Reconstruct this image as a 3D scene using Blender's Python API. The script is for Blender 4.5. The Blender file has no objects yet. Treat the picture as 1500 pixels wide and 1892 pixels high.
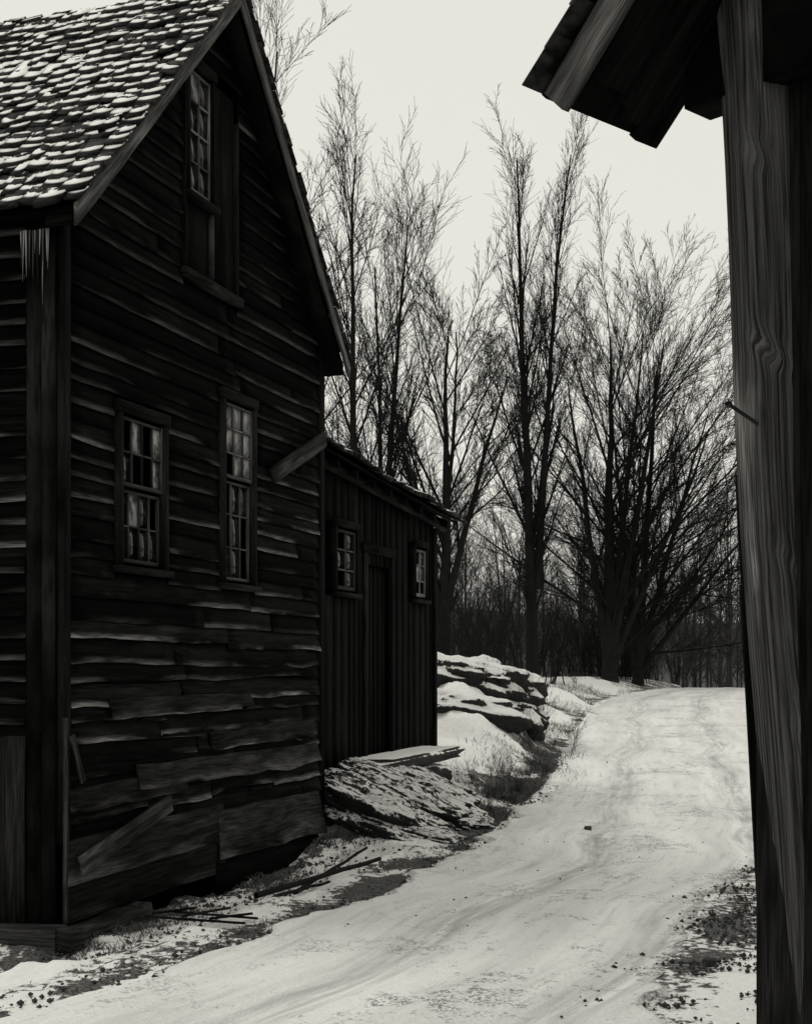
import bpy, math, random
import numpy as np
from mathutils import Vector, Matrix, noise as mnoise
import bmesh
random.seed(7); rng=np.random.default_rng(7)
D=bpy.data; SC=bpy.context.scene
V=Vector
# ------------------------------------------------------------------ helpers
def link(o,parent=None):
    SC.collection.objects.link(o)
    if parent: o.parent=parent
    return o
def empty(name,loc=(0,0,0),rz=0):
    e=D.objects.new(name,None); e.location=loc; e.rotation_euler=(0,0,rz); return link(e)
def npmesh(name,V_,F,attrs=None,smooth=False):
    V_=np.asarray(V_,dtype=np.float32); F=np.asarray(F,dtype=np.int32)
    me=D.meshes.new(name); me.vertices.add(len(V_)); me.vertices.foreach_set('co',V_.ravel())
    m,k=F.shape; me.loops.add(m*k); me.loops.foreach_set('vertex_index',F.ravel())
    me.polygons.add(m); me.polygons.foreach_set('loop_start',np.arange(0,m*k,k,dtype=np.int32))
    me.update(calc_edges=True)
    if smooth: me.polygons.foreach_set('use_smooth',np.ones(m,dtype=bool))
    for n,(t,a) in (attrs or {}).items():
        at=me.attributes.new(n,t,'POINT')
        at.data.foreach_set('vector' if t=='FLOAT_VECTOR' else 'value',np.asarray(a,dtype=np.float32).ravel())
    me.validate(); return me
class B:
    """board builder; every vertex carries grain coordinates, across-board value and tone"""
    def __init__(s): s.v=[];s.f=[];s.g=[];s.w=[];s.t=[]
    def board(s,o,L,W,T,n=1,wob=None,tone=None,e0=0,e1=0):
        o=V(o);L=V(L);W=V(W);T=V(T)
        tone=random.uniform(.6,1.3) if tone is None else tone
        r=random.uniform(0,50); r2=random.uniform(0,50); ll=L.length; ww=W.length; b=len(s.v)
        for i in range(n+1):
            a=i/n; p=o+L*a
            d0,d1=(wob(i,a) if wob else (V((0,0,0)),)*2)
            j=(L.normalized()*(e0 if i==0 else e1 if i==n else 0))
            for (w,t,dd) in ((0,0,d0),(1,0,d1),(1,1,d1),(0,1,d0)):
                s.v.append(p+W*w+T*t+dd+(j if w==0 else V((0,0,0))))
                s.g.append((a*ll+r,w*ww+r2+t*.02,r)); s.w.append(w); s.t.append(tone)
        for i in range(n):
            q=b+i*4
            for k in range(4):
                k2=(k+1)%4
                s.f.append((q+k,q+4+k,q+4+k2,q+k2))
        s.f.append((b,b+1,b+2,b+3)); q=b+n*4; s.f.append((q+3,q+2,q+1,q))
    def box(s,x0,x1,y0,y1,z0,z1,axis='z',tone=None):
        if axis=='z': s.board((x0,y0,z0),(0,0,z1-z0),(x1-x0,0,0),(0,y1-y0,0),tone=tone)
        elif axis=='x': s.board((x0,y0,z0),(x1-x0,0,0),(0,0,z1-z0),(0,y1-y0,0),tone=tone)
        else: s.board((x0,y0,z0),(0,y1-y0,0),(0,0,z1-z0),(x1-x0,0,0),tone=tone)
    def obj(s,name,mat,parent=None):
        me=npmesh(name,[tuple(v) for v in s.v],s.f,{'gco':('FLOAT_VECTOR',s.g),'vv':('FLOAT',s.w),'tone':('FLOAT',s.t)})
        bm=bmesh.new(); bm.from_mesh(me); bmesh.ops.recalc_face_normals(bm,faces=bm.faces); bm.to_mesh(me); bm.free()
        me.materials.append(mat); return link(D.objects.new(name,me),parent)
# ------------------------------------------------------------------ materials
TINT=(1,.992,.97)
class NT:
    def __init__(s,name):
        s.m=D.materials.new(name); s.m.use_nodes=True; s.n=s.m.node_tree; s.p=s.n.nodes['Principled BSDF']
    def add(s,t,ins=None,**kw):
        nd=s.n.nodes.new(t)
        for k,v in kw.items(): setattr(nd,k,v)
        for k,v in (ins or {}).items():
            if isinstance(v,bpy.types.NodeSocket): s.n.links.new(v,nd.inputs[k])
            else: nd.inputs[k].default_value=v
        return nd
    def math(s,op,a,b=0,c=0,clamp=False):
        return s.add('ShaderNodeMath',{0:a,1:b,2:c},operation=op,use_clamp=clamp).outputs[0]
    def attr(s,n): 
        a=s.add('ShaderNodeAttribute'); a.attribute_name=n; return a
    def obj(s): return s.add('ShaderNodeTexCoord').outputs['Object']
    def nz(s): return s.add('ShaderNodeSeparateXYZ',{0:s.add('ShaderNodeNewGeometry').outputs['Normal']}).outputs[2]
    def noise(s,vec,scale=1,detail=4,rough=.6,mul=None):
        if mul: vec=s.add('ShaderNodeVectorMath',{0:vec,1:mul},operation='MULTIPLY').outputs[0]
        return s.add('ShaderNodeTexNoise',{'Vector':vec,'Scale':scale,'Detail':detail,'Roughness':rough}).outputs['Fac']
    def step(s,v,a,b):
        return s.add('ShaderNodeMapRange',{'Value':v,'From Min':a,'From Max':b},interpolation_type='SMOOTHSTEP').outputs[0]
    def mixf(s,f,a,b):
        return s.add('ShaderNodeMix',{0:f,2:a,3:b}).outputs[0]
    def done(s,v,rough=.85,spec=.08,bump=None,bs=.4,bd=.01):
        c=s.add('ShaderNodeCombineXYZ',{0:v,1:v,2:v}).outputs[0]
        s.n.links.new(s.add('ShaderNodeVectorMath',{0:c,1:TINT},operation='MULTIPLY').outputs[0],s.p.inputs['Base Color'])
        s.p.inputs['Roughness'].default_value=rough; s.p.inputs['Specular IOR Level'].default_value=spec
        if bump is not None:
            b=s.add('ShaderNodeBump',{'Height':bump,'Strength':bs,'Distance':bd}); s.n.links.new(b.outputs[0],s.p.inputs['Normal'])
        return s.m
def wood(name,dark,mid,light,edge=0.0,edgew=.35,spec=.03,grain=(3,45,1),bs=.7):
    k=NT(name); g=k.attr('gco').outputs['Vector']
    n1=k.noise(g,1,4,.65,grain); n2=k.noise(g,1,3,.6,(.9,5,1)); n3=k.noise(g,1,2,.6,(5,160,1))
    a=k.mixf(k.step(n1,.35,.68),dark,mid)
    a=k.mixf(k.math('MULTIPLY',k.step(n2,.52,.72),k.step(n3,.35,.65)),a,light)
    if edge>0:  # pale lower edge: wear plus caught light, painted into the albedo
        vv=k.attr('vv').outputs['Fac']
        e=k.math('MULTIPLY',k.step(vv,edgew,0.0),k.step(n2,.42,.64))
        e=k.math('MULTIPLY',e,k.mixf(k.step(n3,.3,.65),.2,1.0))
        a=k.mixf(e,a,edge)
    a=k.math('MULTIPLY',a,k.attr('tone').outputs['Fac'])
    return k.done(a,.85,spec,k.math('ADD',n1,k.math('MULTIPLY',n3,.6)),bs,.006)
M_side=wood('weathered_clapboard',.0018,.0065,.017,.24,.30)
M_dark=wood('dark_plank',.002,.006,.014)
M_trim=wood('weathered_trim',.004,.014,.04,.03)
M_skirt=wood('weathered_skirt',.006,.024,.065,.18,.45)
M_rake=wood('grey_rake_board',.03,.11,.30,0)
M_pale=wood('pale_splintered_wood',.2,.4,.6,0)
M_post=wood('post_timber',.012,.09,.30,0,grain=(1.3,70,1),bs=1.0)
M_sash=wood('old_sash_paint',.09,.22,.45,0)
def M_plain(name,v,rough=.8,spec=.08,sc=12):
    k=NT(name); n=k.noise(k.obj(),sc,2)
    return k.done(k.mixf(n,v*.5,v*1.5),rough,spec)
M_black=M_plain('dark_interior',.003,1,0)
M_iron=M_plain('rusted_iron',.02,.6,.3)
k=NT('old_window_glass'); c=k.obj(); n=k.noise(c,5,2); n2=k.noise(c,22,3,.7)
M_glass=k.done(k.mixf(k.step(n2,.5,.72),.004,.05),.10,.32,n,.35,.03)
k=NT('clouded_window_glass'); c=k.obj(); n=k.noise(c,1,4,.7,(9,9,5))
M_cloud=k.done(k.mixf(k.step(n,.38,.6),.02,.28),.35,.3,n,.1,.02)
def snowshingle(name,cover):
    k=NT(name); g=k.attr('gco').outputs['Vector']; vv=k.attr('vv').outputs['Fac']
    c=k.obj()
    big=k.noise(c,1.1,3,.6); sm=k.noise(c,13,4,.7); gr=k.noise(g,1,3,.6,(9,16,1))
    m=k.math('ADD',k.math('MULTIPLY',big,1.9),k.math('MULTIPLY',sm,1.0))
    m=k.math('ADD',m,k.math('MULTIPLY',gr,.8)); m=k.math('ADD',m,cover-1.85)
    m=k.math('SUBTRACT',m,k.math('MULTIPLY',k.step(vv,.45,.72),.45))  # less snow below the next course, painting in its shadow
    m=k.math('MULTIPLY',k.step(m,-.03,.04),k.step(k.nz(),.3,.5))
    wd=k.math('MULTIPLY',k.mixf(k.step(gr,.35,.65),.005,.035),k.attr('tone').outputs['Fac'])
    return k.done(k.mixf(m,wd,.88),.8,.1,k.math('ADD',sm,m),.4,.012)
M_shing=snowshingle('snowy_wood_shingle',.32)
M_shing2=snowshingle('snowy_shed_shingle',.55)
M_shing3=snowshingle('bare_barn_shingle',-.5)
k=NT('snow_and_dead_grass'); c=k.obj(); veg=k.attr('veg').outputs['Fac']
n1=k.noise(c,1.6,4,.62); n2=k.noise(c,14,5,.72); n3=k.noise(c,60,2,.7)
nn=k.math('ADD',k.math('MULTIPLY',n1,.5),k.math('MULTIPLY',n2,.5))
m=k.step(k.math('SUBTRACT',nn,k.math('ADD',k.math('MULTIPLY',veg,.42),.265)),-.02,.02)
soil=k.mixf(k.step(n3,.3,.7),.015,.17); soil=k.mixf(k.step(n2,.5,.7),soil,.07)
soil=k.mixf(k.attr('far').outputs['Fac'],soil,.08)  # distant soil fades to a flat grey, haze put into its colour
snow=k.mixf(k.step(n2,.3,.8),.88,.76)
M_ground=k.done(k.mixf(m,soil,snow),.9,.1,k.math('ADD',k.math('ADD',n2,k.math('MULTIPLY',n3,.4)),k.math('MULTIPLY',m,.6)),.6,.03)
k=NT('packed_snow_road'); c=k.obj(); g=k.attr('gco').outputs['Vector']
a1=k.noise(g,1,4,.6,(.35,2.6,1)); a2=k.noise(c,9,5,.7); a3=k.noise(c,45,2,.7); a4=k.noise(g,1,4,.65,(1.0,10,1)); a5=k.noise(c,1.1,3,.6)
trk=k.attr('trk').outputs['Fac']; rt=k.attr('rut').outputs['Fac']
s0=k.mixf(k.step(a1,.3,.75),.88,.68); s0=k.math('MULTIPLY',s0,k.mixf(k.step(a4,.5,.75),1,.78)); s0=k.math('MULTIPLY',s0,k.mixf(a3,1.1,.82))
s0=k.math('MULTIPLY',s0,k.mixf(k.math('MULTIPLY',rt,k.step(a4,.33,.6)),1,.70))
gr=k.math('MULTIPLY',k.step(k.math('ADD',k.math('MULTIPLY',a5,.5),k.math('MULTIPLY',a2,.5)),.52,.59),k.step(a3,.46,.58))
gr=k.math('MULTIPLY',gr,k.mixf(trk,.4,1))
s0=k.mixf(gr,s0,.22)
ed=k.step(k.math('ADD',k.attr('edge').outputs['Fac'],k.math('MULTIPLY',k.math('SUBTRACT',a2,.5),1.9)),.72,1.0)
s0=k.mixf(k.math('MULTIPLY',ed,k.step(a3,.40,.56)),s0,.14)
M_road=k.done(s0,.85,.12,k.math('ADD',a2,k.math('MULTIPLY',a3,.5)),.7,.03)
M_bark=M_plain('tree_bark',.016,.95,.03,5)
M_far=M_plain('hazed_distant_bark',.045,.95,.03,5)  # bark paled with distance, haze painted into the colour
M_hill=M_plain('hazed_hillside_bark',.10,.95,.03,5)  # same trees paler still, more painted haze
M_grass=M_plain('dead_grass_blade',.10)
M_stone=M_plain('grey_stone',.05)
k=NT('snow_capped_stone'); c=k.obj(); n=k.noise(c,5,5,.7)
m=k.step(k.math('ADD',k.nz(),k.math('MULTIPLY',k.math('SUBTRACT',n,.5),1.1)),.60,.72)
M_cap=k.done(k.mixf(m,k.mixf(n,.008,.06),.86),.85,.1,n,.8,.04)
def ledge(name,nzw,thr,sc=(3.2,13,22),nw=1.5):
    k=NT(name); c=k.obj(); n=k.noise(c,1,5,.75,sc); nf=k.noise(c,18,4,.75); nb=k.noise(c,1.8,2,.5)
    q=k.math('ADD',k.math('MULTIPLY',k.nz(),nzw),k.math('MULTIPLY',k.math('SUBTRACT',n,.5),nw)); q=k.math('ADD',q,k.math('MULTIPLY',k.math('SUBTRACT',nf,.5),1.1)); q=k.math('ADD',q,k.math('MULTIPLY',k.math('SUBTRACT',nb,.5),.5))
    return k.done(k.mixf(k.step(q,thr,thr+.06),k.mixf(nf,.006,.06),.85),.85,.1,k.math('ADD',n,nf),1.0,.05)
M_ledge=ledge('layered_snowy_ledge',.42,.30)
M_crop=ledge('snow_covered_outcrop',.95,.46,(3,5,7),1.2)
# ------------------------------------------------------------------ terrain
def vnoise(x,y,seed=0):
    xi=np.floor(x).astype(np.int64); yi=np.floor(y).astype(np.int64); fx=x-xi; fy=y-yi
    fx=fx*fx*(3-2*fx); fy=fy*fy*(3-2*fy)
    def h(a,b):
        n=(a*374761393+b*668265263+seed*1442695041)&0xffffffff
        n=((n^(n>>13))*1274126177)&0xffffffff
        return ((n^(n>>16))&0xffff)/65535.
    return (h(xi,yi)*(1-fx)+h(xi+1,yi)*fx)*(1-fy)+(h(xi,yi+1)*(1-fx)+h(xi+1,yi+1)*fx)*fy-.5
def fbm(x,y,o=4,seed=0):
    return sum(vnoise(x*2**i,y*2**i,seed+i)*.5**i for i in range(o))
def ss(x,a,b):
    t=np.clip((x-a)/(b-a),0,1); return t*t*(3-2*t)
TS=np.linspace(-60,700,7601)
def smooth_tab(xs,ys,w):
    t=np.interp(TS,xs,ys); kk=np.hanning(w); kk/=kk.sum(); return np.convolve(np.pad(t,w//2,mode='edge'),kk,'valid')[:len(TS)]
RZ=smooth_tab([-60,0,12,16,20,26,32,38,45,52,60,80,110,150,200,300,700],[-.3,-.02,0,.04,.12,.34,.62,.83,.93,.85,.4,-1.2,-2.0,-1.0,3.2,11,16],31)
XL=smooth_tab([-60,0,5,6.9,8.4,10.4,12,16.5,20,26,35.6,45,60,100,700],[-20,-4.4,-2.6,-1.95,-1.12,-.2,.37,1.32,2.06,3.0,4.75,7.7,13,30,60],21)
AB=smooth_tab([-60,13.5,16,20,24,30,40,50,70,700],[-.06,-.06,.22,.38,.55,.5,.35,.4,.8,1],21)
rz=lambda y:np.interp(y,TS,RZ); xl=lambda y:np.interp(y,TS,XL)
CW=(-2.327,9.47); SN,CS=.3074,.9516
def h2l(X,Y):
    a=X-CW[0]; b=Y-CW[1]; return a*SN+b*CS, -(a*CS-b*SN)
def hl(s,yl): return (CW[0]+s*SN-yl*CS, CW[1]+s*CS+yl*SN)
def height(X,Y):
    X=np.asarray(X,float);Y=np.asarray(Y,float)
    d=xl(Y)-X; s,yl=h2l(X,Y)
    h=rz(Y)+np.interp(Y,TS,AB)*ss(d,0,2.2)
    h=h-.13*ss(d,.5,1.4)*ss(Y,14.5,12.5)
    w=5.2+ss(Y,20,60)*3
    h=h+ss(-d-w,0,2)*.12
    warp=fbm(X*1.3,Y*1.3,3,5)*.55
    rel=((s-6.0)/2.2)**2+((yl-.1)/1.0)**2
    m1=np.exp(-np.maximum(rel+warp,0)**1.7)*ss(s+np.clip(-yl-.4,0,1)*1.5,4.6,5.4)
    h=h+m1*.15
    q=((X-.85)/1.2)**2+((Y-24.3)/3.2)**2
    m2=np.exp(-np.maximum(q+warp*.9,0)**1.8); h=h+m2*.75
    q=((X-.1)/1.6)**2+((Y-26)/4)**2; h=h+np.exp(-q)*.25
    q=((X-3.75)/.55)**2+((Y-34)/1.6)**2; m3=np.exp(-q**1.3); h=h+m3*.3
    near=ss(Y,70,30)
    rough=np.clip(ss(d,.0,.8)+ss(-d-w,0,.6),0,1)
    h=h+near*rough*(fbm(X*2.2,Y*2.2,4,11)*.11+fbm(X*9,Y*7,3,15)*.04*ss(Y,35,20))
    h=h+ss(Y,120,260)*fbm(X/60,Y/60,3,4)*6
    return h,d,m1,m2,m3,rough
def gz(x,y): return float(height(np.array([x]),np.array([y]))[0][0])
def axis(f0,f1,st,lo,hi,g=1.07):
    a=list(np.arange(f0,f1,st)); s=st; x=a[-1]
    while x<hi: s*=g; x+=s; a.append(x)
    s=st; x=a[0]; b=[]
    while x>lo: s*=g; x-=s; b.append(x)
    return np.array(b[::-1]+a)
ax=axis(-3.6,4.2,.045,-500,500); ay=axis(6,19,.05,-80,650,1.022)
GX,GY=np.meshgrid(ax,ay); H,d,m1,m2,m3,rough=height(GX,GY)
S,YL=h2l(GX,GY)
veg=np.where(d>0,.30-.10*ss(d,.25,.9)+.65*fbm(GX*.9,GY*.9,3,9),np.where(-d>5,.56,.1))
veg=veg+(.26+.6*fbm(GX*1.5,GY*1.5,2,44))*np.exp(-((d-.1)/.18)**2)
veg=veg+.45*ss(YL,-.45,-.1)*ss(S,6,4.5)*(d>0)
veg=veg+.35*np.exp(-(((GX-2.1)/.45)**2+((GY-24)/3)**2))+.25*m1+.10*m2
veg=veg+.45*np.exp(-(((d-.4)/.4)**2+((GY-18)/2.2)**2))
veg=np.where(GY>46,np.maximum(veg,.62),veg); veg=np.where(GY>60,1.2,veg)
veg=veg-.3*m3-.25*np.exp(-(((GX-.9)/.8)**2+((GY-23.5)/3)**2))*ss(H,1.0,1.5)
gv=np.exp(-(((GX-(1.75+(GY-8.4)*.36))/.42)**2))*ss(GY,13.5,11.5)
veg=veg+gv*.5
ny,nx=GX.shape; idx=np.arange(ny*nx).reshape(ny,nx)
F=np.stack([idx[:-1,:-1],idx[:-1,1:],idx[1:,1:],idx[1:,:-1]],-1).reshape(-1,4)
me=npmesh('ground',np.stack([GX,GY,H],-1).reshape(-1,3),F,{'veg':('FLOAT',veg),'far':('FLOAT',ss(GY,80,140))},True)
me.materials.append(M_ground); link(D.objects.new('ground',me))
yy=axis(6,20,.07,-30,75,1.03); uu=np.linspace(0,1,110)
U,Y2=np.meshgrid(uu,yy)
ln=xl(Y2)+fbm(Y2*1.3,Y2*0+3,4,21)*.34+.02; 
rr=np.interp(Y2,[-30,6.7,8.4,12,20,45,75],[.0,1.25,1.62,2.95,7.2,14.5,22])+fbm(Y2*1.5,Y2*0+9,4,25)*.3
X2=ln+(rr-ln)*U; H0=height(X2,Y2)[0]
off=X2-xl(Y2)+fbm(Y2*.4,Y2*0+1,2,81)*.3
rut=np.exp(-((off-1.05)/.2)**2)+np.exp(-((off-2.5)/.2)**2)
H2=H0+.035-.032*rut*ss(Y2,60,10)+fbm(X2*3,Y2*1.5,3,3)*.018
H2=np.where((U<.02)|(U>.98),H0+.004,np.maximum(H2,H0+.004))
idx=np.arange(U.size).reshape(U.shape)
F=np.stack([idx[:-1,:-1],idx[:-1,1:],idx[1:,1:],idx[1:,:-1]],-1).reshape(-1,4)
trk=np.exp(-((off-1.8)/.4)**2)+.45*rut+.25
edge=np.maximum(np.exp(-(X2-ln)/.16),np.exp(-(rr-X2)/.3))
me=npmesh('snowy_road',np.stack([X2,Y2,H2],-1).reshape(-1,3),F,{'gco':('FLOAT_VECTOR',np.stack([Y2,off,Y2*0],-1).reshape(-1,3)),'trk':('FLOAT',np.clip(trk,0,1)),'rut':('FLOAT',np.clip(rut,0,1)),'edge':('FLOAT',edge)},True)
me.materials.append(M_road); link(D.objects.new('snowy_road',me))
# ------------------------------------------------------------------ house
HR=math.atan2(CS,SN)
house=empty('wooden_house',(CW[0],CW[1],0),HR)
WL=4.79; EV=4.88
wins=[(.78,1.45,2.43,3.52),(2.51,3.10,2.40,3.93),(1.84,2.74,4.82,6.50)]
def sm1(n):
    a=[random.gauss(0,1) for _ in range(n+3)]
    return [(a[i]+2*a[i+1]+a[i+2])/2.6 for i in range(n+1)]
def wobber(az=.006,ay=.01,n=8):
    a=sm1(n);b=sm1(n);c=sm1(n)
    return lambda i,t:(V((0,-abs(b[i])*ay,a[i]*az)),V((0,0,c[i]*az*.4)))
def wv(a,n,yo=.03):
    r=sm1(n);q=sm1(n)
    return lambda i,t:(V((0,-abs(r[i]*a)*1.5,r[i]*a)),V((0,0,q[i]*a*.5)))
sid=B(); z=.47
def clap(z0,ex,s0,s1,tone=None,drop=0,wa=.006,tl=.006):
    n=max(2,int((s1-s0)/.16)); L=s1-s0
    dz0=random.gauss(0,.004)+drop
    sid.board((s0,-.022,z0+dz0),(L,0,random.gauss(0,tl)),(0,.018,ex+.03),(0,-.013,0),n,wobber(wa,wa*2.0,n),tone,e0=random.uniform(-.02,.02),e1=random.uniform(-.02,.02))
while z<7.1:
    ex=random.choice([.12,.14,.15,.16]) if z<4.5 else .135
    cut=max(0,z+ex*.5-EV+.06)
    a,b=(.11 if cut<.11 else cut),WL-max(.1 if cut<.1 else 0,cut)
    if z<.9: b=WL-.02-random.uniform(0,.07)
    if b-a<.1: break
    segs=[(a,b)]
    for (w0,w1,zz0,zz1) in wins:
        if z+ex>zz0-.05 and z<zz1+.02:
            ns=[]
            for (p,q) in segs:
                if q<=w0-.07 or p>=w1+.07: ns.append((p,q)); continue
                if p<w0-.07: ns.append((p,w0-.07))
                if q>w1+.07: ns.append((w1+.07,q))
            segs=ns
    for (p,q) in segs:
        cuts=[p]; 
        while q-cuts[-1]>3.2 or (q-cuts[-1]>1.2 and random.random()<.4):
            nx_=cuts[-1]+random.uniform(.9,min(3.0,q-cuts[-1]-.1))
            if q-nx_<.3: break
            cuts.append(nx_)
        cuts.append(q)
        for i in range(len(cuts)-1):
            low=z<1.9
            base=1.6 if low else (.8 if z<3.4 else .34)
            clap(z,ex,cuts[i]+.003,cuts[i+1]-.003,base*random.choice([.35,.6,1,1.6])*random.uniform(.7,1.2),random.gauss(0,.010 if low else .005),.007 if low else .003,.018 if low else .006)
            if low and random.random()<.25:   # torn sliver hanging under a board
                s0=random.uniform(cuts[i],cuts[i+1]-.2); sid.board((s0,-.040,z-.02),(random.uniform(.2,.7),0,random.uniform(-.03,.02)),(0,0,.028),(0,-.008,0),4,wobber(.006,.008,4),random.uniform(1,2.2))
    z+=ex
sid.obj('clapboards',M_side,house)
sk=B()
sk.board((.02,-.05,.22),(2.45,0,.03),(0,.02,.30),(0,-.022,0),14,wv(.006,14),1.0)
sk.board((2.35,-.075,.10),(2.25,0,-.02),(0,.03,.40),(0,-.022,0),14,wv(.007,14),1.5,e1=.10)
sk.board((.0,-.04,-.03),(2.5,0,.02),(0,.0,.26),(0,-.022,0),8,wv(.005,8),.5)
sk.board((2.3,-.045,-.20),(2.3,0,.0),(0,.0,.3),(0,-.02,0),8,wv(.005,8),.2)
sk.board((.05,-.06,.70),(1.7,0,.01),(0,.02,.17),(0,-.018,0),12,wv(.008,12),.9)
sk.board((1.0,-.06,.78),(3.6,0,-.02),(0,.025,.19),(0,-.018,0),20,wv(.012,20),1.2)
sk.board((.6,-.062,1.33),(2.4,0,.01),(0,.025,.13),(0,-.018,0),14,wv(.012,14),.9)
sk.board((2.2,-.07,1.02),(2.3,0,.02),(0,.025,.14),(0,-.018,0),14,wv(.012,14),.8)
sk.board((.10,-.115,.30),(1.30,.0,.30),(-.03,0,.12),(0,-.025,0),5,wv(.004,5),1.8)
sk.board((.02,-.08,1.22),(.14,0,-.32),(.04,0,.02),(0,-.02,0),2,None,1.4)
sk.obj('skirting_planks',M_skirt,house)
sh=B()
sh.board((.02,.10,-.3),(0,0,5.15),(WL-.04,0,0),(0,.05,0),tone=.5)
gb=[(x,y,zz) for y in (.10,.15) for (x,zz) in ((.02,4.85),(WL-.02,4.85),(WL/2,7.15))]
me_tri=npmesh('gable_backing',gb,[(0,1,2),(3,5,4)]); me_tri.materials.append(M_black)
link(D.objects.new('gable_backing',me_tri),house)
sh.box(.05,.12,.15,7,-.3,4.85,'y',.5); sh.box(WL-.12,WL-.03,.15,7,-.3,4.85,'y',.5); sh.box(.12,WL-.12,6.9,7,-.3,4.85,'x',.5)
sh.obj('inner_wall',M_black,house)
s2=B(); z=1.15
while z<4.75:
    ex=random.choice([.14,.15,.15,.16])
    y=.22
    while y<6.9:
        L=random.uniform(1.5,3.5); L=min(L,7-y)
        r=[random.gauss(0,.004) for _ in range(6)]
        s2.board((-.02,y,z),(0,L-.004,0),(.02,0,ex+.03),(-.014,0,0),5,(lambda i,t,r=r:(V((-abs(r[i])*1.6,0,r[i])),V((0,0,0)))),random.uniform(.6,1.6) if z<3.6 else .4)
        y+=L
    z+=ex
z=.6
while z<4.7:
    s2.board((WL+.02,.1,z),(0,6.8,0),(-.02,0,.17),(.014,0,0),1,None,.7); z+=.145
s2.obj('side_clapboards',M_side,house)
s3=B(); y=.22
while y<6.9:
    w=random.uniform(.14,.24); s3.board((-.03,y,-.12+random.uniform(0,.06)),(0,0,1.30),(0,w-.006,0),(-.02,0,0),3,None,random.uniform(.8,2)); y+=w
s3.box(-.035,.0,.10,.21,-.05,4.75,'z',.5)
s3.box(-.034,.0,.0,.094,-.02,4.78,'z',.7)
s3.box(.0,.10,-.045,-.0,.5,4.80,'z',.6)
s3.box(.0,.030,-.07,-.046,-.02,1.35,'z',5)
s3.box(WL-.095,WL,-.045,.0,.62,4.85,'z',.5)
s3.box(WL,WL+.03,-.045,.3,.2,4.85,'z',.5)
s3.obj('corner_boards',M_trim,house)
sp=B()
for i in range(15):
    y=.02+i*.015; l=random.uniform(.15,.34)*(1 if i%3 else 1.5)
    sp.board((-.05-random.uniform(0,.02),y,4.60),(random.uniform(-.005,.005),random.uniform(-.01,.01),-l),(0,.012,0),(-.006,0,0),3,(lambda i,t:(V((0,.003*i,0)),V((0,-.0012*i,0)))),random.choice([.08,.3,.8,1.2]))
sp.obj('splintered_trim',M_pale,house)
br=B()
br.board((3.42,-.075,3.33),(1.27,-.01,.52),(-.05,0,.13),(0,-.035,0),4,wv(.003,4),2.6)
br.obj('loose_brace_plank',M_trim,house)
lg=B()
lg.board((-.03,-.10,-.22),(0,6.5,0),(.0,0,.20),(-.16,0,0),10,(lambda i,t:(V((random.gauss(0,.008),0,0)),V((random.gauss(0,.008),0,random.gauss(0,.008))))),3.0)
lg.board((-.18,-.09,-.20),(1.1,0,.02),(0,0,.17),(0,-.14,0),6,(lambda i,t:(V((0,random.gauss(0,.01),0)),V((0,random.gauss(0,.01),random.gauss(0,.01))))),1.5)
lg.obj('sill_timber',M_skirt,house)
def window(par,tag,s0,s1,z0,z1,cols,rows,yo,trim=.075,missing=.15,cloud=.3,split=None,sash_t=.02,trimtone=1.0,mtn=.014,cl_up=None,st=1.0):
    f=B(); y=yo
    f.box(s0-trim,s0-.002,y-.052,y+.03,z0-.03,z1+.03,'z',trimtone); f.box(s1+.002,s1+trim,y-.052,y+.03,z0-.03,z1+.03,'z',trimtone)
    f.box(s0-trim-.015,s1+trim+.015,y-.062,y+.03,z1+.032,z1+.11,'x',trimtone); f.box(s0-trim-.03,s1+trim+.03,y-.085,y+.03,z0-.08,z0-.032,'x',trimtone*1.6)
    f.obj(tag+'_casing',M_trim,par)
    m=B(); g=B(); cg=B()
    spans=[(z0,z1,-.012)] if not split else [(z0,split-.012,.006),(split+.012,z1,-.022)]
    for si,(a,b,dy) in enumerate(spans):
        yy=y+dy; R=rows if not split else rows//2
        cc=cloud if (si==0 or cl_up is None) else cl_up
        m.box(s0,s0+sash_t,yy-.014,yy+.014,a,b,'z',st*random.uniform(.5,1)); m.box(s1-sash_t,s1,yy-.014,yy+.014,a,b,'z',st*random.uniform(.2,.7))
        m.box(s0+sash_t,s1-sash_t,yy-.013,yy+.013,a,a+sash_t*1.3,'x',.5*st); m.box(s0+sash_t,s1-sash_t,yy-.013,yy+.013,b-sash_t,b,'x',.4*st)
        for c in range(1,cols):
            x=s0+(s1-s0)*c/cols; m.box(x-mtn/2,x+mtn/2,yy-.012,yy+.008,a+sash_t*1.3,b-sash_t,'z',st*random.uniform(.2,1.1))
        for r in range(1,R):
            zz=a+(b-a)*r/R
            for c in range(cols):
                xa=s0+(s1-s0)*c/cols+mtn/2; xb=s0+(s1-s0)*(c+1)/cols-mtn/2
                m.box(xa,xb,yy-.011,yy+.007,zz-mtn/2,zz+mtn/2,'x',st*random.uniform(.2,.9))
        for c in range(cols):
            for r in range(R):
                if random.random()<missing: continue
                xa=s0+(s1-s0)*c/cols+.004; xb=s0+(s1-s0)*(c+1)/cols-.004; za=a+(b-a)*r/R+.004; zb=a+(b-a)*(r+1)/R-.004
                t=random.uniform(-.004,.004); t2=random.uniform(-.006,.006)
                tgt=cg if random.random()<cc else g
                tgt.board((xa,yy+.002+t,za),(xb-xa,t2,0),(0,-t,zb-za),(0,.002,0),1)
    m.obj(tag+'_sash',M_sash,par)
    if g.v: g.obj(tag+'_panes',M_glass,par)
    if cg.v: cg.obj(tag+'_clouded_panes',M_cloud,par)
window(house,'window_near',.80,1.42,2.45,3.50,4,4,-.005,split=2.99,cloud=.05,trimtone=.8,missing=.4,cl_up=.6,st=.6,mtn=.011)
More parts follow.
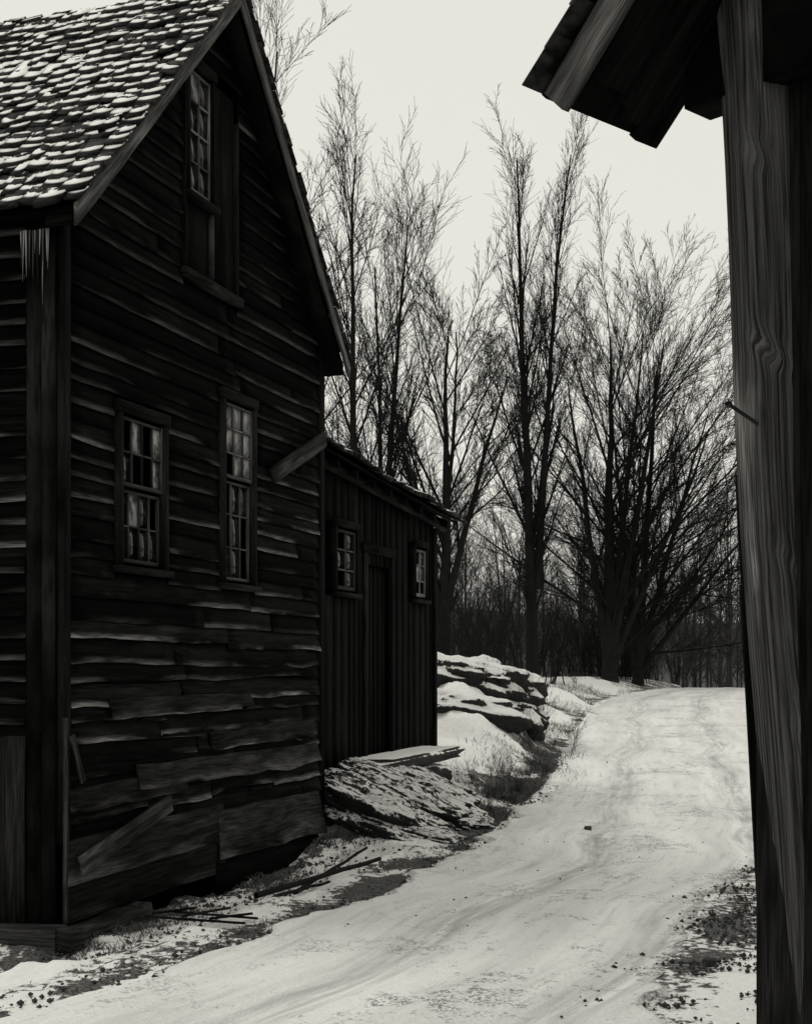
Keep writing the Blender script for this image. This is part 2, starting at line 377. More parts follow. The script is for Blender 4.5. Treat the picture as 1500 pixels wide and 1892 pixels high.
window(house,'window_far',2.53,3.08,2.42,3.91,3,6,-.005,split=3.27,cloud=.15,trimtone=1.0,missing=.35,cl_up=1.0,st=.9,mtn=.012)
window(house,'attic_window',1.87,2.27,5.48,6.45,2,4,-.005,trim=.05,cloud=.2,missing=0,trimtone=.5,st=1.3,mtn=.012)
at=B()
at.box(1.86,2.26,-.02,.03,4.86,5.38,'z',.6); at.box(2.345,2.72,-.03,.03,4.86,6.48,'z',.4); at.box(1.78,1.815,-.05,.03,4.84,6.6,'z',.6); at.box(2.73,2.79,-.05,.03,4.84,6.3,'z',.8)
at.box(1.74,2.84,-.075,.03,4.76,4.832,'x',1.4); at.box(2.28,2.295,-.055,.02,4.86,5.39,'z',5)
at.obj('attic_hatch_boards',M_trim,house)
OV=.15; PR=.23; RL=7.3; EZ=4.73; RS=WL/2
rf=B(); q2=math.sqrt(.5)
SLl=(RS+OV)*math.sqrt(2)
for sgn in (0,1):
    P=(lambda s:(s if sgn==0 else WL-s)); dx=1 if sgn==0 else -1
    nB=14; w=SLl/nB
    for i in range(nB):
        t=i*w*q2; rf.board((P(-OV+t),-PR+.03,EZ-.055+t),(0,RL,0),(dx*(w-.004)*q2,0,(w-.004)*q2),(dx*-.02*q2*-1,0,-.028),1,None,.7)
rf.obj('roof_deck',M_dark,house)
rk=B()
for sgn,tone in ((0,1.1),(1,1.3)):
    P=(lambda s:(s if sgn==0 else WL-s)); dx=1 if sgn==0 else -1
    ln_=(RS+OV)
    rk.board((P(-OV-.02),-PR-.0,EZ-.165),(dx*(ln_+.02),0,ln_+.02),(0,0,.14),(0,-.028,0),10,wv(.003,10),tone)
    rk.board((P(-OV+.01),-PR+.03,EZ-.15),(dx*(ln_-.0),0,ln_-.0),(0,0,.07),(0,.20,0),1,None,.08)
rk.obj('rake_boards',M_rake,house)
def shingles(b,org,along,up,nor,length,slope,ex=.14,wmin=.08,wmax=.17,th=.016,sag=None,jit=.012):
    along=V(along).normalized();up=V(up).normalized();nor=V(nor).normalized(); rows=int(slope/ex)+1
    for r in range(rows):
        y=random.uniform(-.03,0)
        while y<length:
            w=random.uniform(wmin,wmax); t=r*ex+random.gauss(0,jit)
            if r>0 and random.random()<.02: y+=w; continue
            o=V(org)+along*y+up*(t-.02)+nor*(.010+random.uniform(0,.014))
            if sag: o+=V((0,0,sag(y)))
            l=min(ex*1.45,slope-t+.02)
            if l<.04: y+=w; continue
            tl=random.gauss(0,jit)
            b.board(o,along*(w-random.uniform(.003,.014))+up*tl,up*l+nor*(-.012),nor*th*random.uniform(.7,1.6),1,None,random.uniform(.4,1.6))
            y+=w
sb=B()
shingles(sb,(-OV-.02,-PR-.04,EZ-.02),(0,1,0),(1,0,1),(-1,0,1),RL+.1,SLl+.03,.155,.08,.19,.024,jit=.024)
shingles(sb,(WL+OV+.02,-PR-.04,EZ-.02),(0,1,0),(-1,0,1),(1,0,1),RL+.1,SLl+.03,.15)
sb.obj('roof_shingles',M_shing,house)
# ------------------------------------------------------------------ lean-to shed
shed=empty('lean_to_shed',(CW[0],CW[1],0),HR)
T0=WL+.035; T1=WL+4.87; YS=.3
ez=lambda s:3.98-(s-WL)*.062
bw=B(); s=T0
while s<T1-.02:
    w=random.uniform(.12,.30); w=min(w,T1-s)
    mid=s+w/2; t=mid-WL
    segs=[(.55+random.uniform(-.05,.05),ez(mid)-.12)]
    for (a,b_,zz0,zz1) in ((1.129,1.788,2.50,3.18),(3.93,4.435,2.55,3.18)):
        if t+w/2>a-.05 and t-w/2<b_+.05: segs=[(segs[0][0],zz0-.06),(zz1+.06,segs[0][1])]
    if 2.16<t<3.0: segs=[(2.85,segs[0][1])]
    for (a,b_) in segs: bw.board((s,YS,a),(random.gauss(0,.004),0,b_-a),(w-.006,0,0),(0,-.02-random.uniform(0,.006),0),6,wobber(.003,.004,6),random.uniform(.4,1.6))
    s+=w
bw.box(T0,T1,YS+.12,YS+.16,.3,3.6,'x',.4)
bw.box(T1-.04,T1,YS+.002,YS+3.4,.3,3.55,'y',.8); bw.box(T0,T1-.05,YS+3.3,YS+3.4,.3,4.8,'x',.8)
bw.box(T0,T1,YS-.0,YS+.1,.2,.56,'x',.4)
for i in range(5): bw.box(WL+2.18+i*.16,WL+2.332+i*.16,YS+.02,YS+.045,.62,2.84,'z',random.uniform(.4,1))
bw.obj('shed_boards',M_dark,shed)
bt=B()
bt.box(WL+2.05,WL+2.15,YS-.055,YS-.03,.6,2.98,'z',1.2); bt.box(WL+3.0,WL+3.1,YS-.055,YS-.03,.6,2.98,'z',.6); bt.box(WL+2.0,WL+3.15,YS-.06,YS-.03,2.982,3.09,'x',.4)
bt.box(T1-.10,T1,YS-.06,YS-.03,.5,3.5,'z',.7)
bt.board((T0,YS-.12,ez(T0)-.20),(T1-T0+.2,0,-.30),(0,0,.12),(0,.03,0),8,wv(.003,8),1.0)
bt.obj('shed_trim',M_trim,shed)
window(shed,'shed_window_near',WL+1.15,WL+1.77,2.52,3.17,2,3,YS-.01,trim=.05,cloud=.0,missing=.2,trimtone=.8,sash_t=.03,mtn=.018,st=.6)
window(shed,'shed_window_far',WL+3.95,WL+4.42,2.57,3.17,2,3,YS-.01,trim=.04,cloud=.1,missing=.3,sash_t=.035,mtn=.025,st=1.4,trimtone=.6)
cp,sp_=math.cos(math.radians(25)),math.sin(math.radians(25))
rd=B()
for i in range(16):
    w=.25; rd.board((T0,YS-.25+i*w*cp,ez(T0)-.05+i*w*sp_),(T1+.33-T0,0,-(T1+.33-T0)*.062),(0,(w-.004)*cp,(w-.004)*sp_),(0,0,-.03),6,None,.8)
for i in range(9):
    s=T0+.1+i*.58; rd.board((s,YS-.22,ez(s)-.19),(0,3.6*cp,3.6*sp_),(.06,0,0),(0,0,.10),1,None,.9)
rd.obj('shed_roof_deck',M_dark,shed)
sr=B()
wavy=lambda y:.022*math.sin(y*2.1)+.012*math.sin(y*5.3+1)
shingles(sr,(T0,YS-.29,ez(T0)-.035),(1,0,-.062),(0,cp,sp_),(.06,-sp_,cp),T1+.36-T0,3.9,.16,.09,.18,.03,sag=wavy,jit=.02)
sr.obj('shed_shingles',M_shing2,shed)
# ------------------------------------------------------------------ rocks
def rock(name,loc,dim,seed=0,mat=None,rot=(0,0,0),amp=.22,layer=0,cuts=9,sq=.35):
    bm=bmesh.new(); bmesh.ops.create_cube(bm,size=2); bmesh.ops.subdivide_edges(bm,edges=bm.edges[:],cuts=cuts,use_grid_fill=True)
    for v in bm.verts:
        c=v.co; n=c.normalized()*1.25; p=c.lerp(n,sq)
        f=1+mnoise.fractal(p*1.3+V((seed*7.1,seed,0)),1,2,5)*amp
        if layer:
            lv=(p.z*2.6+p.x*.25+mnoise.noise(p*1.1+V((seed,0,0)))*.9); f+=((lv%1)-.5)*layer
            f+=mnoise.fractal(V((p.x*3,p.y*9,p.z*14))+V((seed,3,1)),1,2,4)*layer*.6
        v.co=V((p.x*f*dim[0],p.y*f*dim[1],p.z*f*dim[2]))
    me=D.meshes.new(name); bm.to_mesh(me); bm.free()
    me.polygons.foreach_set('use_smooth',[True]*len(me.polygons))
    me.materials.append(mat); o=D.objects.new(name,me); o.location=loc; o.rotation_euler=rot; return link(o)
x,y=hl(WL+3.0,.04); rock('stone_doorstep',(x,y,.60),(1.45,.27,.07),3,M_cap,(0,0,HR),.10,cuts=11)
for i,(s,yl,zz,dm) in enumerate(((5.1,.12,.36,(.22,.2,.10)),(5.5,.10,.50,(.25,.15,.05)),(5.2,.10,.12,(.3,.2,.16)),(5.9,.14,.34,(.3,.2,.12)),(6.6,.12,.34,(.4,.2,.13)),(8.2,.05,.36,(.5,.25,.12)))):
    x,y=hl(s,yl); rock('foundation_stone',(x,y,zz),dm,i+10,M_cap,(0,0,HR+random.uniform(-.2,.2)))
for i,(s,yl,zz,dm,ta,rzz) in enumerate(((5.15,-.50,.20,(.72,.36,.20),.38,-.35),(5.75,-.55,.24,(.75,.40,.20),.36,-.40),(6.4,-.45,.27,(.70,.42,.20),.32,-.30),(7.05,-.35,.28,(.58,.40,.18),.30,-.25),(4.95,-.95,.0,(.55,.30,.14),.2,-.5),(5.9,-1.05,.02,(.45,.35,.12),.15,-.3))):
    x,y=hl(s,yl); rock('rock_ledge',(x,y,zz),dm,i+30,M_ledge,(0,ta,rzz),.30,.08,24,.75)
for i,(x,y,zz,dm) in enumerate(((.55,23.6,1.38,(1.0,1.0,.42)),(1.2,24.2,1.30,(.85,1.1,.42)),(.9,22.3,.92,(.9,.7,.30)),(1.6,23.4,.78,(.55,.8,.32)),(-.3,24.2,1.5,(.9,1.0,.4)))):
    rock('rock_outcrop',(x,y,zz),dm,i+50,M_crop,(random.uniform(-.1,.1),.16,random.uniform(-.5,.5)),.30,.015,20,1.0)
# ------------------------------------------------------------------ right barn with corner post
BR=math.atan2(.678,.735)
barn=empty('weathered_barn',(.514,5.0,0),BR)
BINV=(Matrix.Translation((.514,5.0,0))@Matrix.Rotation(BR,4,'Z')).inverted()
e0=3.685
rb=B()
rb.board((-.005,.035,e0+.04),(0,-4.2,4.2),(0,-.085,-.085),(.035,0,0),14,wv(.002,14),1.0)
rb.obj('rake_board',M_rake,barn)
so=B()
x=.033
for (w,yE,tn) in ((.07,-.015,1.2),(.19,-.085,1.6),(.07,-.06,1.2),(.12,-.025,1.5),(.13,.012,1.0)):
    so.board((x,yE,e0-yE+.0),(0,-4.2-yE,4.2+yE),(w-.002,0,0),(0,.03,.03),1,None,tn); x+=w
so.board((.0,.03,e0+.02),(0,-4.2,4.2),(.62,0,0),(0,.02,.02),1,None,1)
while x<4:
    so.board((x,-.40,e0+.42),(0,-3.8,3.8),(.148,0,0),(0,.02,.02),1,None,1); x+=.15
so.board((.56,.0,e0-.015),(0,-.75,.75),(.04,0,0),(0,.0,.09),1,None,1.2)
so.board((.50,-.20,3.735),(0,-.6,0),(.16,0,0),(0,0,.34),1,None,.7)
for i in range(20): so.board((.035+i*.2,-4.2,e0+4.2),(0,-4.2,-4.2),(.196,0,0),(0,-.02,.02),1,None,1)
so.obj('roof_planks',M_dark,barn)
shb=B(); shingles(shb,(-.035,.055,e0+.075),(1,0,0),(0,-1,1),(0,1,1),.60,5.8,.14,.09,.16,.008,jit=.006)
shingles(shb,(.66,-.42,e0+.50),(1,0,0),(0,-1,1),(0,1,1),3.4,5.1,.16,.10,.18,.012)
shb.obj('barn_shingles',M_shing3,barn)
wb=B(); y=-.44
while y>-7.8:
    w=random.uniform(.16,.26); top=e0+(-y-w/2 if y>-4.2 else 8.4+y+w/2)
    wb.board((.60,y,.02),(0,0,top-.05),(0,-w+.004,0),(.025,0,0),4,None,random.uniform(1,3)); y-=w
wb.box(.8,4,-.60,-.57,.0,4.1,'x',.8); wb.box(.7,4,-7.8,-7.75,.0,4.1,'x',.8)
wb.obj('barn_wall_boards',M_dark,barn)
def post():
    R=190;Nn=48; Vv=[];G=[];W=[];T=[]
    z0,z1=-.35,4.15
    for i in range(R):
        t=i/(R-1); z=z0+(z1-z0)*t
        cx=1.345-.0585*(z-.19)+.105+.012*math.sin(z*2.1); cy=5.06
        for j in range(Nn):
            a=2*math.pi*j/Nn+.35; ca,sa=math.cos(a),math.sin(a)
            p=5.; r=(abs(ca)**p+abs(sa)**p)**(-1/p); hx,hy=.108,.10
            r*=1+.035*mnoise.noise(V((a*2.2+ca,sa*2,z*.9)))+.03*mnoise.noise(V((ca*9,sa*9,z*.9)))+.02*mnoise.noise(V((ca*22,sa*22,z*.8)))
            kk_=0
            for (kz,ka,kr) in ((3.50,3.9,1.0),(2.80,4.2,1.5),(2.05,4.6,.7),(1.45,5.0,.9)):
                zz=z-kz+.06*math.sin(a-ka)
                da=math.atan2(math.sin(a-ka),math.cos(a-ka))
                dd=(zz/.030)**2+(da/.55)**2
                r+=.10*kr*math.exp(-dd)-.05*kr*math.exp(-(((zz+.05)/.025)**2+(da/.8)**2))
                kk_+=math.exp(-(zz/.06)**2-(da/.7)**2)*kr
            x,y=r*ca*hx,r*sa*hy
            th=.38; Vv.append((cx+x*math.cos(th)-y*math.sin(th),cy+x*math.sin(th)+y*math.cos(th),z))
            G.append((z*1.0,j/Nn*.72+.012*mnoise.noise(V((z*1.1,ca*1.2,sa)))+.018*kk_*math.sin(a*5+z*30),0)); W.append(1); T.append(.95+.35*kk_)
    F=[]
    for i in range(R-1):
        for j in range(Nn):
            k2=(j+1)%Nn; F.append((i*Nn+j,i*Nn+k2,(i+1)*Nn+k2,(i+1)*Nn+j))
    me=npmesh('corner_post',Vv,F,{'gco':('FLOAT_VECTOR',G),'vv':('FLOAT',W),'tone':('FLOAT',T)},True); me.materials.append(M_post)
    o=D.objects.new('corner_post',me); link(o); o.parent=barn; o.matrix_parent_inverse=BINV
post()
bp=B()
bp.board((1.345,5.30,.66),(-.115,0,1.75),(.12,0,0),(0,.03,0),8,(lambda i,t:(V((random.gauss(0,.004),0,0)),V((0,0,0)))),.9)
bp.board((1.36,5.26,-.2),(-.12,0,2.2),(.12,0,0),(0,.03,0),6,None,.9)
o=bp.obj('backing_boards',M_dark); o.parent=barn; o.matrix_parent_inverse=BINV
def tube(name,pts,rad,mat,parent=None,sides=8):
    pts=[V(p) for p in pts]; Vv=[];F=[]
    for i,p in enumerate(pts):
        dd=(pts[min(i+1,len(pts)-1)]-pts[max(i-1,0)]).normalized(); u=dd.orthogonal().normalized(); w=dd.cross(u)
        for j in range(sides):
            a=2*math.pi*j/sides; Vv.append(tuple(p+(u*math.cos(a)+w*math.sin(a))*rad[i]))
    for i in range(len(pts)-1):
        for j in range(sides): F.append((i*sides+j,i*sides+(j+1)%sides,(i+1)*sides+(j+1)%sides,(i+1)*sides+j))
    me=npmesh(name,Vv,F,None,True); me.materials.append(mat); o=D.objects.new(name,me); return link(o,parent)
o=tube('iron_spike',[(1.105,4.88,2.600),(1.11,4.885,2.597),(1.12,4.888,2.592),(1.21,4.95,2.552),(1.30,5.02,2.51)],[.012,.012,.007,.007,.007],M_iron)
o.parent=barn; o.matrix_parent_inverse=BINV
# ------------------------------------------------------------------ debris
def stick(name,a,b,r=.02,lift=.03,l2=None,mat=None):
    z1=gz(*a)+lift; z2=gz(*b)+(lift if l2 is None else l2)
    P=[]
    for i in range(7):
        t=i/6; P.append((a[0]+(b[0]-a[0])*t+random.gauss(0,.006),a[1]+(b[1]-a[1])*t,z1+(z2-z1)*t+random.gauss(0,.004)))
    return tube(name,P,[r*(1-.3*i/6) for i in range(7)],mat or M_bark,None,6)
stick('fallen_pole',(-1.12,10.6),(-.22,12.2),.024,.06,.10)
stick('fallen_pole',(-1.0,10.5),(-.6,11.2),.015,.05,.05)
stick('fallen_pole',(-.9,11.4),(-.35,12.9),.018,.08,.12)
lf=empty('broken_lath_frame',(-1.35,9.35,gz(-1.35,9.35)+.05),.25)
fb=B()
for (o_,L) in (((-.35,.25,.02),(.62,-.42,.0)),((-.15,.33,.03),(.52,-.40,.0)),((-.30,.2,.045),(.3,.16,0)),((.05,-.08,.045),(.3,.12,0)),((-.12,.02,.05),(.34,.14,.02))):
    fb.board(o_,L,(0,.03,0),(0,0,.012),3,None,1)
fb.obj('laths',M_trim,lf)
def gravel(name,pts,sizes,mat):
    base=np.array([(1,0,0),(-1,0,0),(0,1,0),(0,-1,0),(0,0,.7),(0,0,-.7)],float)
    fc=np.array([(0,2,4),(2,1,4),(1,3,4),(3,0,4),(2,0,5),(1,2,5),(3,1,5),(0,3,5)])
    n=len(pts); ang=rng.uniform(0,6.28,n); j=rng.uniform(.5,1.3,(n,6,1)); 
    v=base[None]*j*sizes[:,None,None]; c,s=np.cos(ang)[:,None],np.sin(ang)[:,None]
    vx=v[...,0]*c-v[...,1]*s; vy=v[...,0]*s+v[...,1]*c; v=np.stack([vx,vy,v[...,2]],-1)+pts[:,None,:]
    F=(fc[None]+np.arange(n)[:,None,None]*6).reshape(-1,3)
    me=npmesh(name,v.reshape(-1,3),F); me.materials.append(mat); link(D.objects.new(name,me))
n=3600; yy=rng.uniform(6.2,12.6,n); xx=1.9+(yy-8.4)*.36+rng.normal(0,.26,n); keep=fbm(xx*2.5,yy*2.5,3,41)>-.08
xx,yy=xx[keep],yy[keep]
n2=900; y3=7+rng.exponential(9,n2); x3=xl(y3)+rng.uniform(.1,4,n2); k3=fbm(x3*1.2,y3*.8,3,55)>.08
n4=1500; y4=rng.uniform(6.5,22,n4); x4=xl(y4)+rng.normal(-.08,.13,n4)
n5=1500; s5=rng.uniform(-.5,5,n5); l5=-.1-np.abs(rng.normal(0,.4,n5)); x5,y5=CW[0]+s5*SN-l5*CS,CW[1]+s5*CS+l5*SN
X=np.concatenate([xx,x3[k3],x4,x5]);Y=np.concatenate([yy,y3[k3],y4,y5]); Z=height(X,Y)[0]+.012
sz=np.clip(rng.exponential(.006,len(X))+.004,0,.024); sz[len(xx):len(xx)+k3.sum()]*=.6; Z[len(xx):len(xx)+k3.sum()]+=.018
gravel('gravel',np.stack([X,Y,Z],-1),sz,M_stone)
rock('stone',(1.72,8.05,gz(1.72,8.05)+.02),(.035,.03,.025),5,M_stone)
rock('stone',(1.83,14.3,gz(1.83,14.3)+.035),(.033,.03,.02),6,M_stone)
def grass(name,X,Y,hs,mat,wd=.0035):
    n=len(X); Z=height(X,Y)[0]-.01; a=rng.uniform(0,6.28,n); l=rng.uniform(.3,1.8,n)*hs; b=rng.uniform(0,6.28,n)
    base=np.stack([X,Y,Z],-1); wv_=np.stack([np.cos(a),np.sin(a),a*0],-1)*wd
    mid=base+np.stack([np.cos(b)*l*.35,np.sin(b)*l*.35,hs*.55],-1); tip=base+np.stack([np.cos(b)*l,np.sin(b)*l,hs*rng.uniform(.3,.8,n)],-1)
    v=np.stack([base-wv_,base+wv_,mid+wv_*.7,mid-wv_*.7,tip],1)
    k=np.arange(n)[:,None]*5; F=np.concatenate([k+np.array([[0,1,2]]),k+np.array([[0,2,3]]),k+np.array([[3,2,4]])])
    me=npmesh(name,v.reshape(-1,3),F); me.materials.append(mat); link(D.objects.new(name,me))
gx=[];gy=[];gh=[]
def addg(x,y,kk,h0,h1): gx.append(x[kk]);gy.append(y[kk]);gh.append(rng.uniform(h0,h1,kk.sum()))
y=rng.uniform(6.5,24,12000); x=xl(y)-np.abs(rng.normal(0,.2,12000))-.02; addg(x,y,fbm(x*2.2,y*2.2,3,61)>.06,.015,.05)
s_=rng.uniform(-.8,4.8,8000); yl_=-.08-np.abs(rng.normal(0,.25,8000)); x,y=CW[0]+s_*SN-yl_*CS,CW[1]+s_*CS+yl_*SN; addg(x,y,fbm(x*1.8,y*1.8,3,66)>.05,.03,.12)
y=rng.uniform(14.5,21,12000); x=xl(y)-np.abs(rng.normal(.15,.4,12000)); addg(x,y,fbm(x*1.8,y*1.8,3,67)>-.02,.04,.18)
y=rng.normal(24.0,2.0,4000); x=rng.normal(2.0,.35,4000); addg(x,y,fbm(x*1.5,y*1.5,3,69)>-.02,.08,.25)
y=rng.uniform(26,46,6000); x=xl(y)-np.abs(rng.normal(.5,1.3,6000)); addg(x,y,fbm(x,y,3,68)>.05,.08,.3)
gx=np.concatenate(gx);gy=np.concatenate(gy);gh=np.concatenate(gh)
grass('dead_grass',gx,gy,gh,M_grass)
# ------------------------------------------------------------------ trees (bare, winter)
def norm(v): return v/np.maximum(np.linalg.norm(v,axis=-1,keepdims=True),1e-9)
def sample(P,R,t,idx):
    n=P.shape[1]-1; f=t*n; i=np.clip(np.floor(f).astype(int),0,n-1); fr=(f-i)[:,None]
    p=P[idx,i]*(1-fr)+P[idx,i+1]*fr; d=norm(P[idx,i+1]-P[idx,i]); r=R[idx,i]*(1-fr[:,0])+R[idx,i+1]*fr[:,0]
    return p,d,r
def growtree(name,seed,stems,levels,mat,rmin=.006,sides=(8,5,3,3,3)):
    g=np.random.default_rng(seed)
    P=np.array([s[0] for s in stems],float); R=np.array([s[1] for s in stems],float); Ln=np.linalg.norm(P[:,-1]-P[:,0],axis=1)
    VV=[];FF=[];off=0
    def tubes(P,R,sd):
        nonlocal off
        N,K,_=P.shape; T=np.empty_like(P); T[:,1:-1]=P[:,2:]-P[:,:-2]; T[:,0]=P[:,1]-P[:,0]; T[:,-1]=P[:,-1]-P[:,-2]; T=norm(T)
        ref=np.where(np.abs(T[:,:1,2:3])>.8,np.array([1.,0,0]),np.array([0,0,1.])); ref=np.repeat(ref,K,1)
        U=norm(np.cross(T,ref)); W=np.cross(T,U); a=np.arange(sd)*2*math.pi/sd
        ring=P[:,:,None]+R[:,:,None,None]*(U[:,:,None]*np.cos(a)[None,None,:,None]+W[:,:,None]*np.sin(a)[None,None,:,None])
        VV.append(ring.reshape(-1,3)); id_=np.arange(N*K*sd).reshape(N,K,sd)+off; off+=N*K*sd
        A=id_[:,:-1];Bq=id_[:,1:]; FF.append(np.stack([A,np.roll(A,-1,2),np.roll(Bq,-1,2),Bq],-1).reshape(-1,4))
    tubes(P,R,sides[0])
    for li,lv in enumerate(levels):
        N=len(P); K=lv['n']; idx=np.repeat(np.arange(N),K)
        t=lv['t0']+(1-lv['t0'])*((np.tile(np.arange(K),N)+g.uniform(0,1,N*K))/K)*.98
        p,dd,r=sample(P,R,t,idx); m=len(t)
        ref=norm(g.normal(size=(m,3))); perp=norm(np.cross(dd,ref))
        ang=np.radians(g.normal(lv['a'],lv['a']*.25,m)*(1-lv.get('ta',0)*t)); d0=norm(dd*np.cos(ang)[:,None]+perp*np.sin(ang)[:,None])
        L=Ln[idx]*lv['l']*(1-lv.get('k',.6)*t)*g.uniform(.6,1.2,m)
        if 'b' in lv: L*=np.clip(lv['b']+(t-lv['t0'])/.12,0,1)
        r0=np.maximum(np.minimum(r*lv.get('r',.55),.012*L+.003),rmin); K2=lv.get('p',5)
        Q=np.empty((m,K2,3)); Q[:,0]=p; cur=d0
        for i in range(1,K2):
            cur=norm(cur+g.normal(0,lv['w'],(m,3))+np.array([0,0,lv['u']])); Q[:,i]=Q[:,i-1]+cur*(L/(K2-1))[:,None]
        tp=np.linspace(1,.3,K2)[None]; RR=np.maximum(r0[:,None]*tp,rmin*.7)
        tubes(Q,RR,sides[min(li+1,4)]); P,R,Ln=Q,RR,L
    Vv=np.concatenate(VV); Ff=np.concatenate(FF)
    me=npmesh(name,Vv,Ff,None,False); me.materials.append(mat); return me
def stem(p0,p1,r0,r1,w=.05,seed=0):
    n=12; g=np.random.default_rng(seed); t=np.linspace(0,1,n)[:,None]; P=np.array(p0)*(1-t)+np.array(p1)*t
    P[:,:2]+=np.cumsum(g.normal(0,w,(n,2)),0)*np.linspace(0,1,n)[:,None]
    R=r0+(r1-r0)*t[:,0]**.8; R[0]*=1.35; return (P,R)
def poplar(seed,stems,a=22,l1=.26,n1=30):
    return growtree('bare_tree_mesh',seed,stems,[dict(n=n1,t0=.14,a=a,l=l1,k=.35,w=.035,u=.04,p=6,b=.4,r=.38,ta=.25),dict(n=8,t0=.15,a=25,l=.50,k=.4,w=.04,u=.02,p=4),dict(n=7,t0=.15,a=27,l=.50,k=.35,w=.05,u=.01,p=3)],M_bark,rmin=.0065)
def maple(seed,stems,a=36,n1=18,l1=.45,u=.025,ta=.35,k1=.2):
    return growtree('bare_tree_mesh',seed,stems,[dict(n=n1,t0=.08,a=a,l=l1,k=k1,w=.025,u=u,p=8,b=.7,r=.44,ta=ta),dict(n=12,t0=.10,a=23,l=.46,k=.45,w=.035,u=.012,p=5,r=.45),dict(n=9,t0=.12,a=24,l=.46,k=.4,w=.05,u=.008,p=3),dict(n=2,t0=.2,a=26,l=.6,k=.3,w=.05,u=.0,p=3)],M_bark,rmin=.006)
def put(name,me,x,y,s=1,rz_=0,sink=.2,parent=None,sxy=1):
    o=D.objects.new(name,me); o.location=(x,y,gz(x,y)-sink); o.scale=(s*sxy,s*sxy,s); o.rotation_euler=(0,0,rz_); return link(o,parent)
put('poplar_tree',poplar(1,[stem((0,0,-.5),(.1,0,14.4),.18,.02,.07,1)],34,.32),-1.50,38)
put('poplar_tree',poplar(2,[stem((0,0,-.5),(.75,0,13.6),.18,.02,.05,2),stem((.25,.3,-.5),(.1,.5,12.5),.14,.02,.06,5)],34,.32),-.92,42)
put('poplar_tree',poplar(3,[stem((0,0,-.5),(0,0,12.5),.15,.02,.07,3)],36,.34),-2.75,35)
put('poplar_tree',poplar(9,[stem((0,0,-.5),(.7,0,15.0),.15,.02,.05,2)],36,.30),-3.9,33)
put('maple_tree',maple(4,[stem((0,0,-.5),(.1,0,10.0),.22,.03,.06,1),stem((0,0,2.0),(-1.7,.3,8.6),.13,.02,.05,2),stem((0,0,2.2),(1.8,-.2,8.8),.13,.02,.05,3),stem((0,0,3.0),(.7,.2,10.2),.10,.02,.05,8)],38,14,.42),1.05,40)
put('poplar_tree',poplar(5,[stem((0,0,-.5),(-.5,0,16.4),.22,.02,.04,12),stem((.12,0,3.0),(.6,0,16.4),.14,.02,.05,13),stem((-.02,0,-.5),(-.05,.1,11.),.12,.02,.05,17)],21,.24,36),3.95,44)
put('maple_tree',maple(6,[stem((0,0,-.5),(.1,0,11.4),.29,.03,.05,21),stem((0,0,.8),(-1.5,.2,10.0),.17,.02,.05,22),stem((.05,0,1.0),(1.7,-.2,11.2),.18,.02,.05,23),stem((.05,0,.7),(3.3,.2,8.4),.15,.02,.05,24),stem((.05,0,1.3),(.9,.2,11.6),.14,.02,.05,25)],46,15,.52,.018),6.6,46)
put('maple_tree',maple(7,[stem((0,0,-.5),(.4,0,10.8),.22,.03,.05,31),stem((0,0,.8),(2.4,.2,9.4),.15,.02,.05,32),stem((0,0,.8),(-.9,.2,9.8),.14,.02,.05,33),stem((0,0,.5),(4.0,.2,6.0),.13,.02,.05,34)],52,15,.56,.012),7.8,48)
def small(seed,h,spread,mat):
    return growtree('distant_tree_mesh',seed,[stem((0,0,-.5),(0,0,h),.09,.012,.1,seed)],[dict(n=20,t0=.10,a=spread,l=.40,k=.4,w=.05,u=.03,p=5,r=.5,b=.4),dict(n=8,t0=.12,a=26,l=.48,k=.4,w=.06,u=.02,p=3),dict(n=4,t0=.15,a=28,l=.5,k=.4,w=.06,u=.02,p=3)],mat,rmin=.008,sides=(5,3,3,3,3))
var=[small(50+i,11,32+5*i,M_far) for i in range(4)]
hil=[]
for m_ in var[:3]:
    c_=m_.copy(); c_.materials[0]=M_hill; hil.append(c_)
def bush(seed):
    g=np.random.default_rng(seed); st=[stem((g.normal(0,.15),g.normal(0,.15),-.1),(g.normal(0,.8),g.normal(0,.8),g.uniform(2,3.6)),.018,.006,.04,seed*9+i) for i in range(7)]
    return growtree('brush_mesh',seed,st,[dict(n=7,t0=.15,a=30,l=.4,k=.4,w=.08,u=.05,p=4),dict(n=4,t0=.15,a=35,l=.5,k=.4,w=.1,u=.0,p=3)],M_bark,rmin=.005,sides=(4,3,3,3,3))
bv=[bush(i+70) for i in range(3)]
dt=empty('distant_trees')
for i in range(380):
    if i<50: y=random.uniform(50,66); x=random.uniform(-.10,.235)*y
    elif i<140: y=random.uniform(66,115); x=random.uniform(-.12,.27)*y
    elif i<330: y=random.uniform(140,270); x=random.uniform(.02,.34)*y
    else: y=random.uniform(60,200); x=random.uniform(-.8,1.5)*y
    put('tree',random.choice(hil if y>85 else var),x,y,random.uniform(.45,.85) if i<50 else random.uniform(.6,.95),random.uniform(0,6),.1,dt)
ub=empty('undergrowth')
for i in range(80):
    y=random.uniform(32,62); x=random.uniform(float(xl(y))-6.5,float(xl(y))-1.0)
    if i%4==0: y=random.uniform(54,75); x=random.uniform(.05,.26)*y
    put('brush',random.choice(bv),x,y,random.uniform(.4,1.1),random.uniform(0,6),.05,ub)
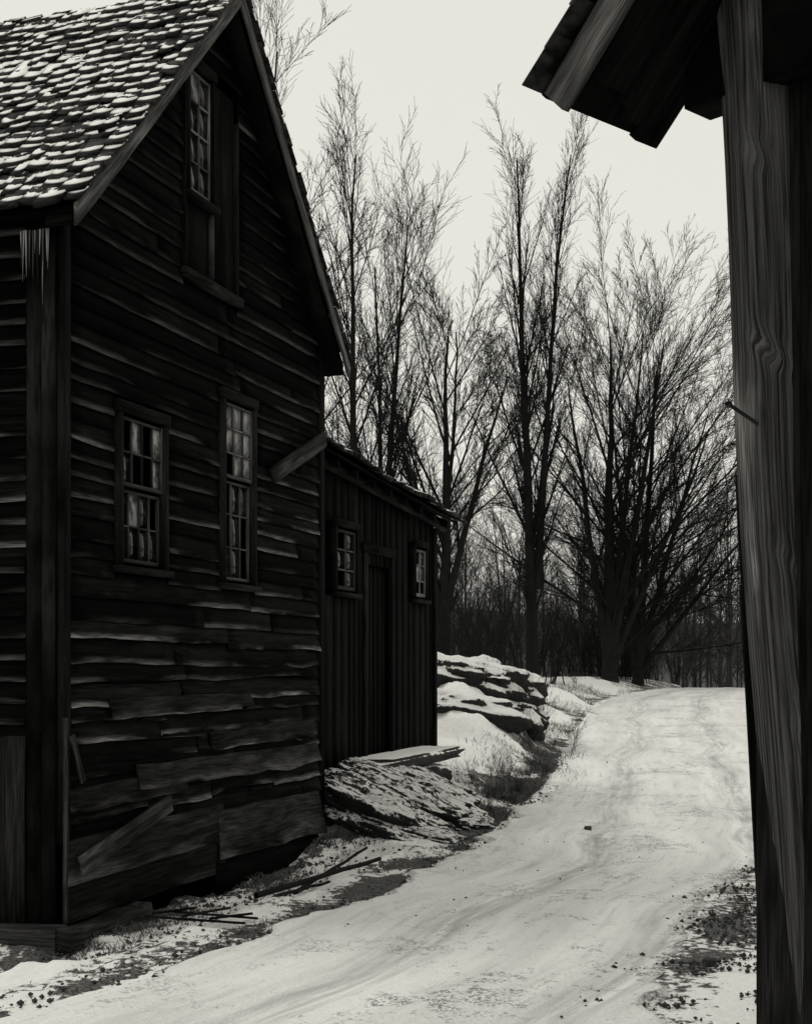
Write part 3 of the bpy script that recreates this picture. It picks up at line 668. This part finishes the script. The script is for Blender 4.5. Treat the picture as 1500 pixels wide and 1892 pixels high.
for i in range(36):
    y=random.uniform(21.5,27); x=random.gauss(1.9,.4)
    put('brush',random.choice(bv),x,y,random.uniform(.08,.26),random.uniform(0,6),.02,ub)
for i in range(34):
    y=random.uniform(15.5,20.5); x=float(xl(y))-random.uniform(.05,.9)
    put('brush',random.choice(bv),x,y,random.uniform(.05,.13),random.uniform(0,6),.01,ub)
# ------------------------------------------------------------------ sky, sun, camera
w=D.worlds.new('World'); SC.world=w; w.use_nodes=True; nt=w.node_tree; nt.nodes.clear()
out=nt.nodes.new('ShaderNodeOutputWorld'); bg=nt.nodes.new('ShaderNodeBackground'); sky=nt.nodes.new('ShaderNodeTexSky')
sky.sky_type='NISHITA'; sky.sun_disc=False; EL,AZ=math.radians(58),math.radians(-70); sky.sun_elevation=EL; sky.sun_rotation=AZ
bw_=nt.nodes.new('ShaderNodeRGBToBW'); nt.links.new(sky.outputs[0],bw_.inputs[0])
mm=nt.nodes.new('ShaderNodeMath'); mm.operation='MULTIPLY_ADD'; mm.inputs[1].default_value=.12; mm.inputs[2].default_value=6.9; nt.links.new(bw_.outputs[0],mm.inputs[0])
cx=nt.nodes.new('ShaderNodeVectorMath'); cx.operation='SCALE'; cx.inputs[0].default_value=(1,.982,.905); nt.links.new(mm.outputs[0],cx.inputs['Scale'])
nt.links.new(cx.outputs[0],bg.inputs[0]); bg.inputs[1].default_value=.11; nt.links.new(bg.outputs[0],out.inputs[0])
sl=D.lights.new('sun','SUN'); sl.energy=.8; sl.angle=math.radians(20); sl.color=(1,.975,.91); so_=link(D.objects.new('sun',sl))
dirv=V((math.sin(AZ)*math.cos(EL),math.cos(AZ)*math.cos(EL),math.sin(EL))); so_.rotation_euler=dirv.to_track_quat('Z','Y').to_euler()
cd=D.cameras.new('camera'); cd.sensor_fit='HORIZONTAL'; cd.sensor_width=36; cd.lens=63; cd.shift_y=.189; cd.clip_end=2000; cd.clip_start=.05
cam=link(D.objects.new('camera',cd)); cam.location=(0,0,1.7); cam.rotation_euler=(math.pi/2,0,0); SC.camera=cam
SC.view_settings.view_transform='Standard'; SC.view_settings.look='None'; SC.view_settings.exposure=0
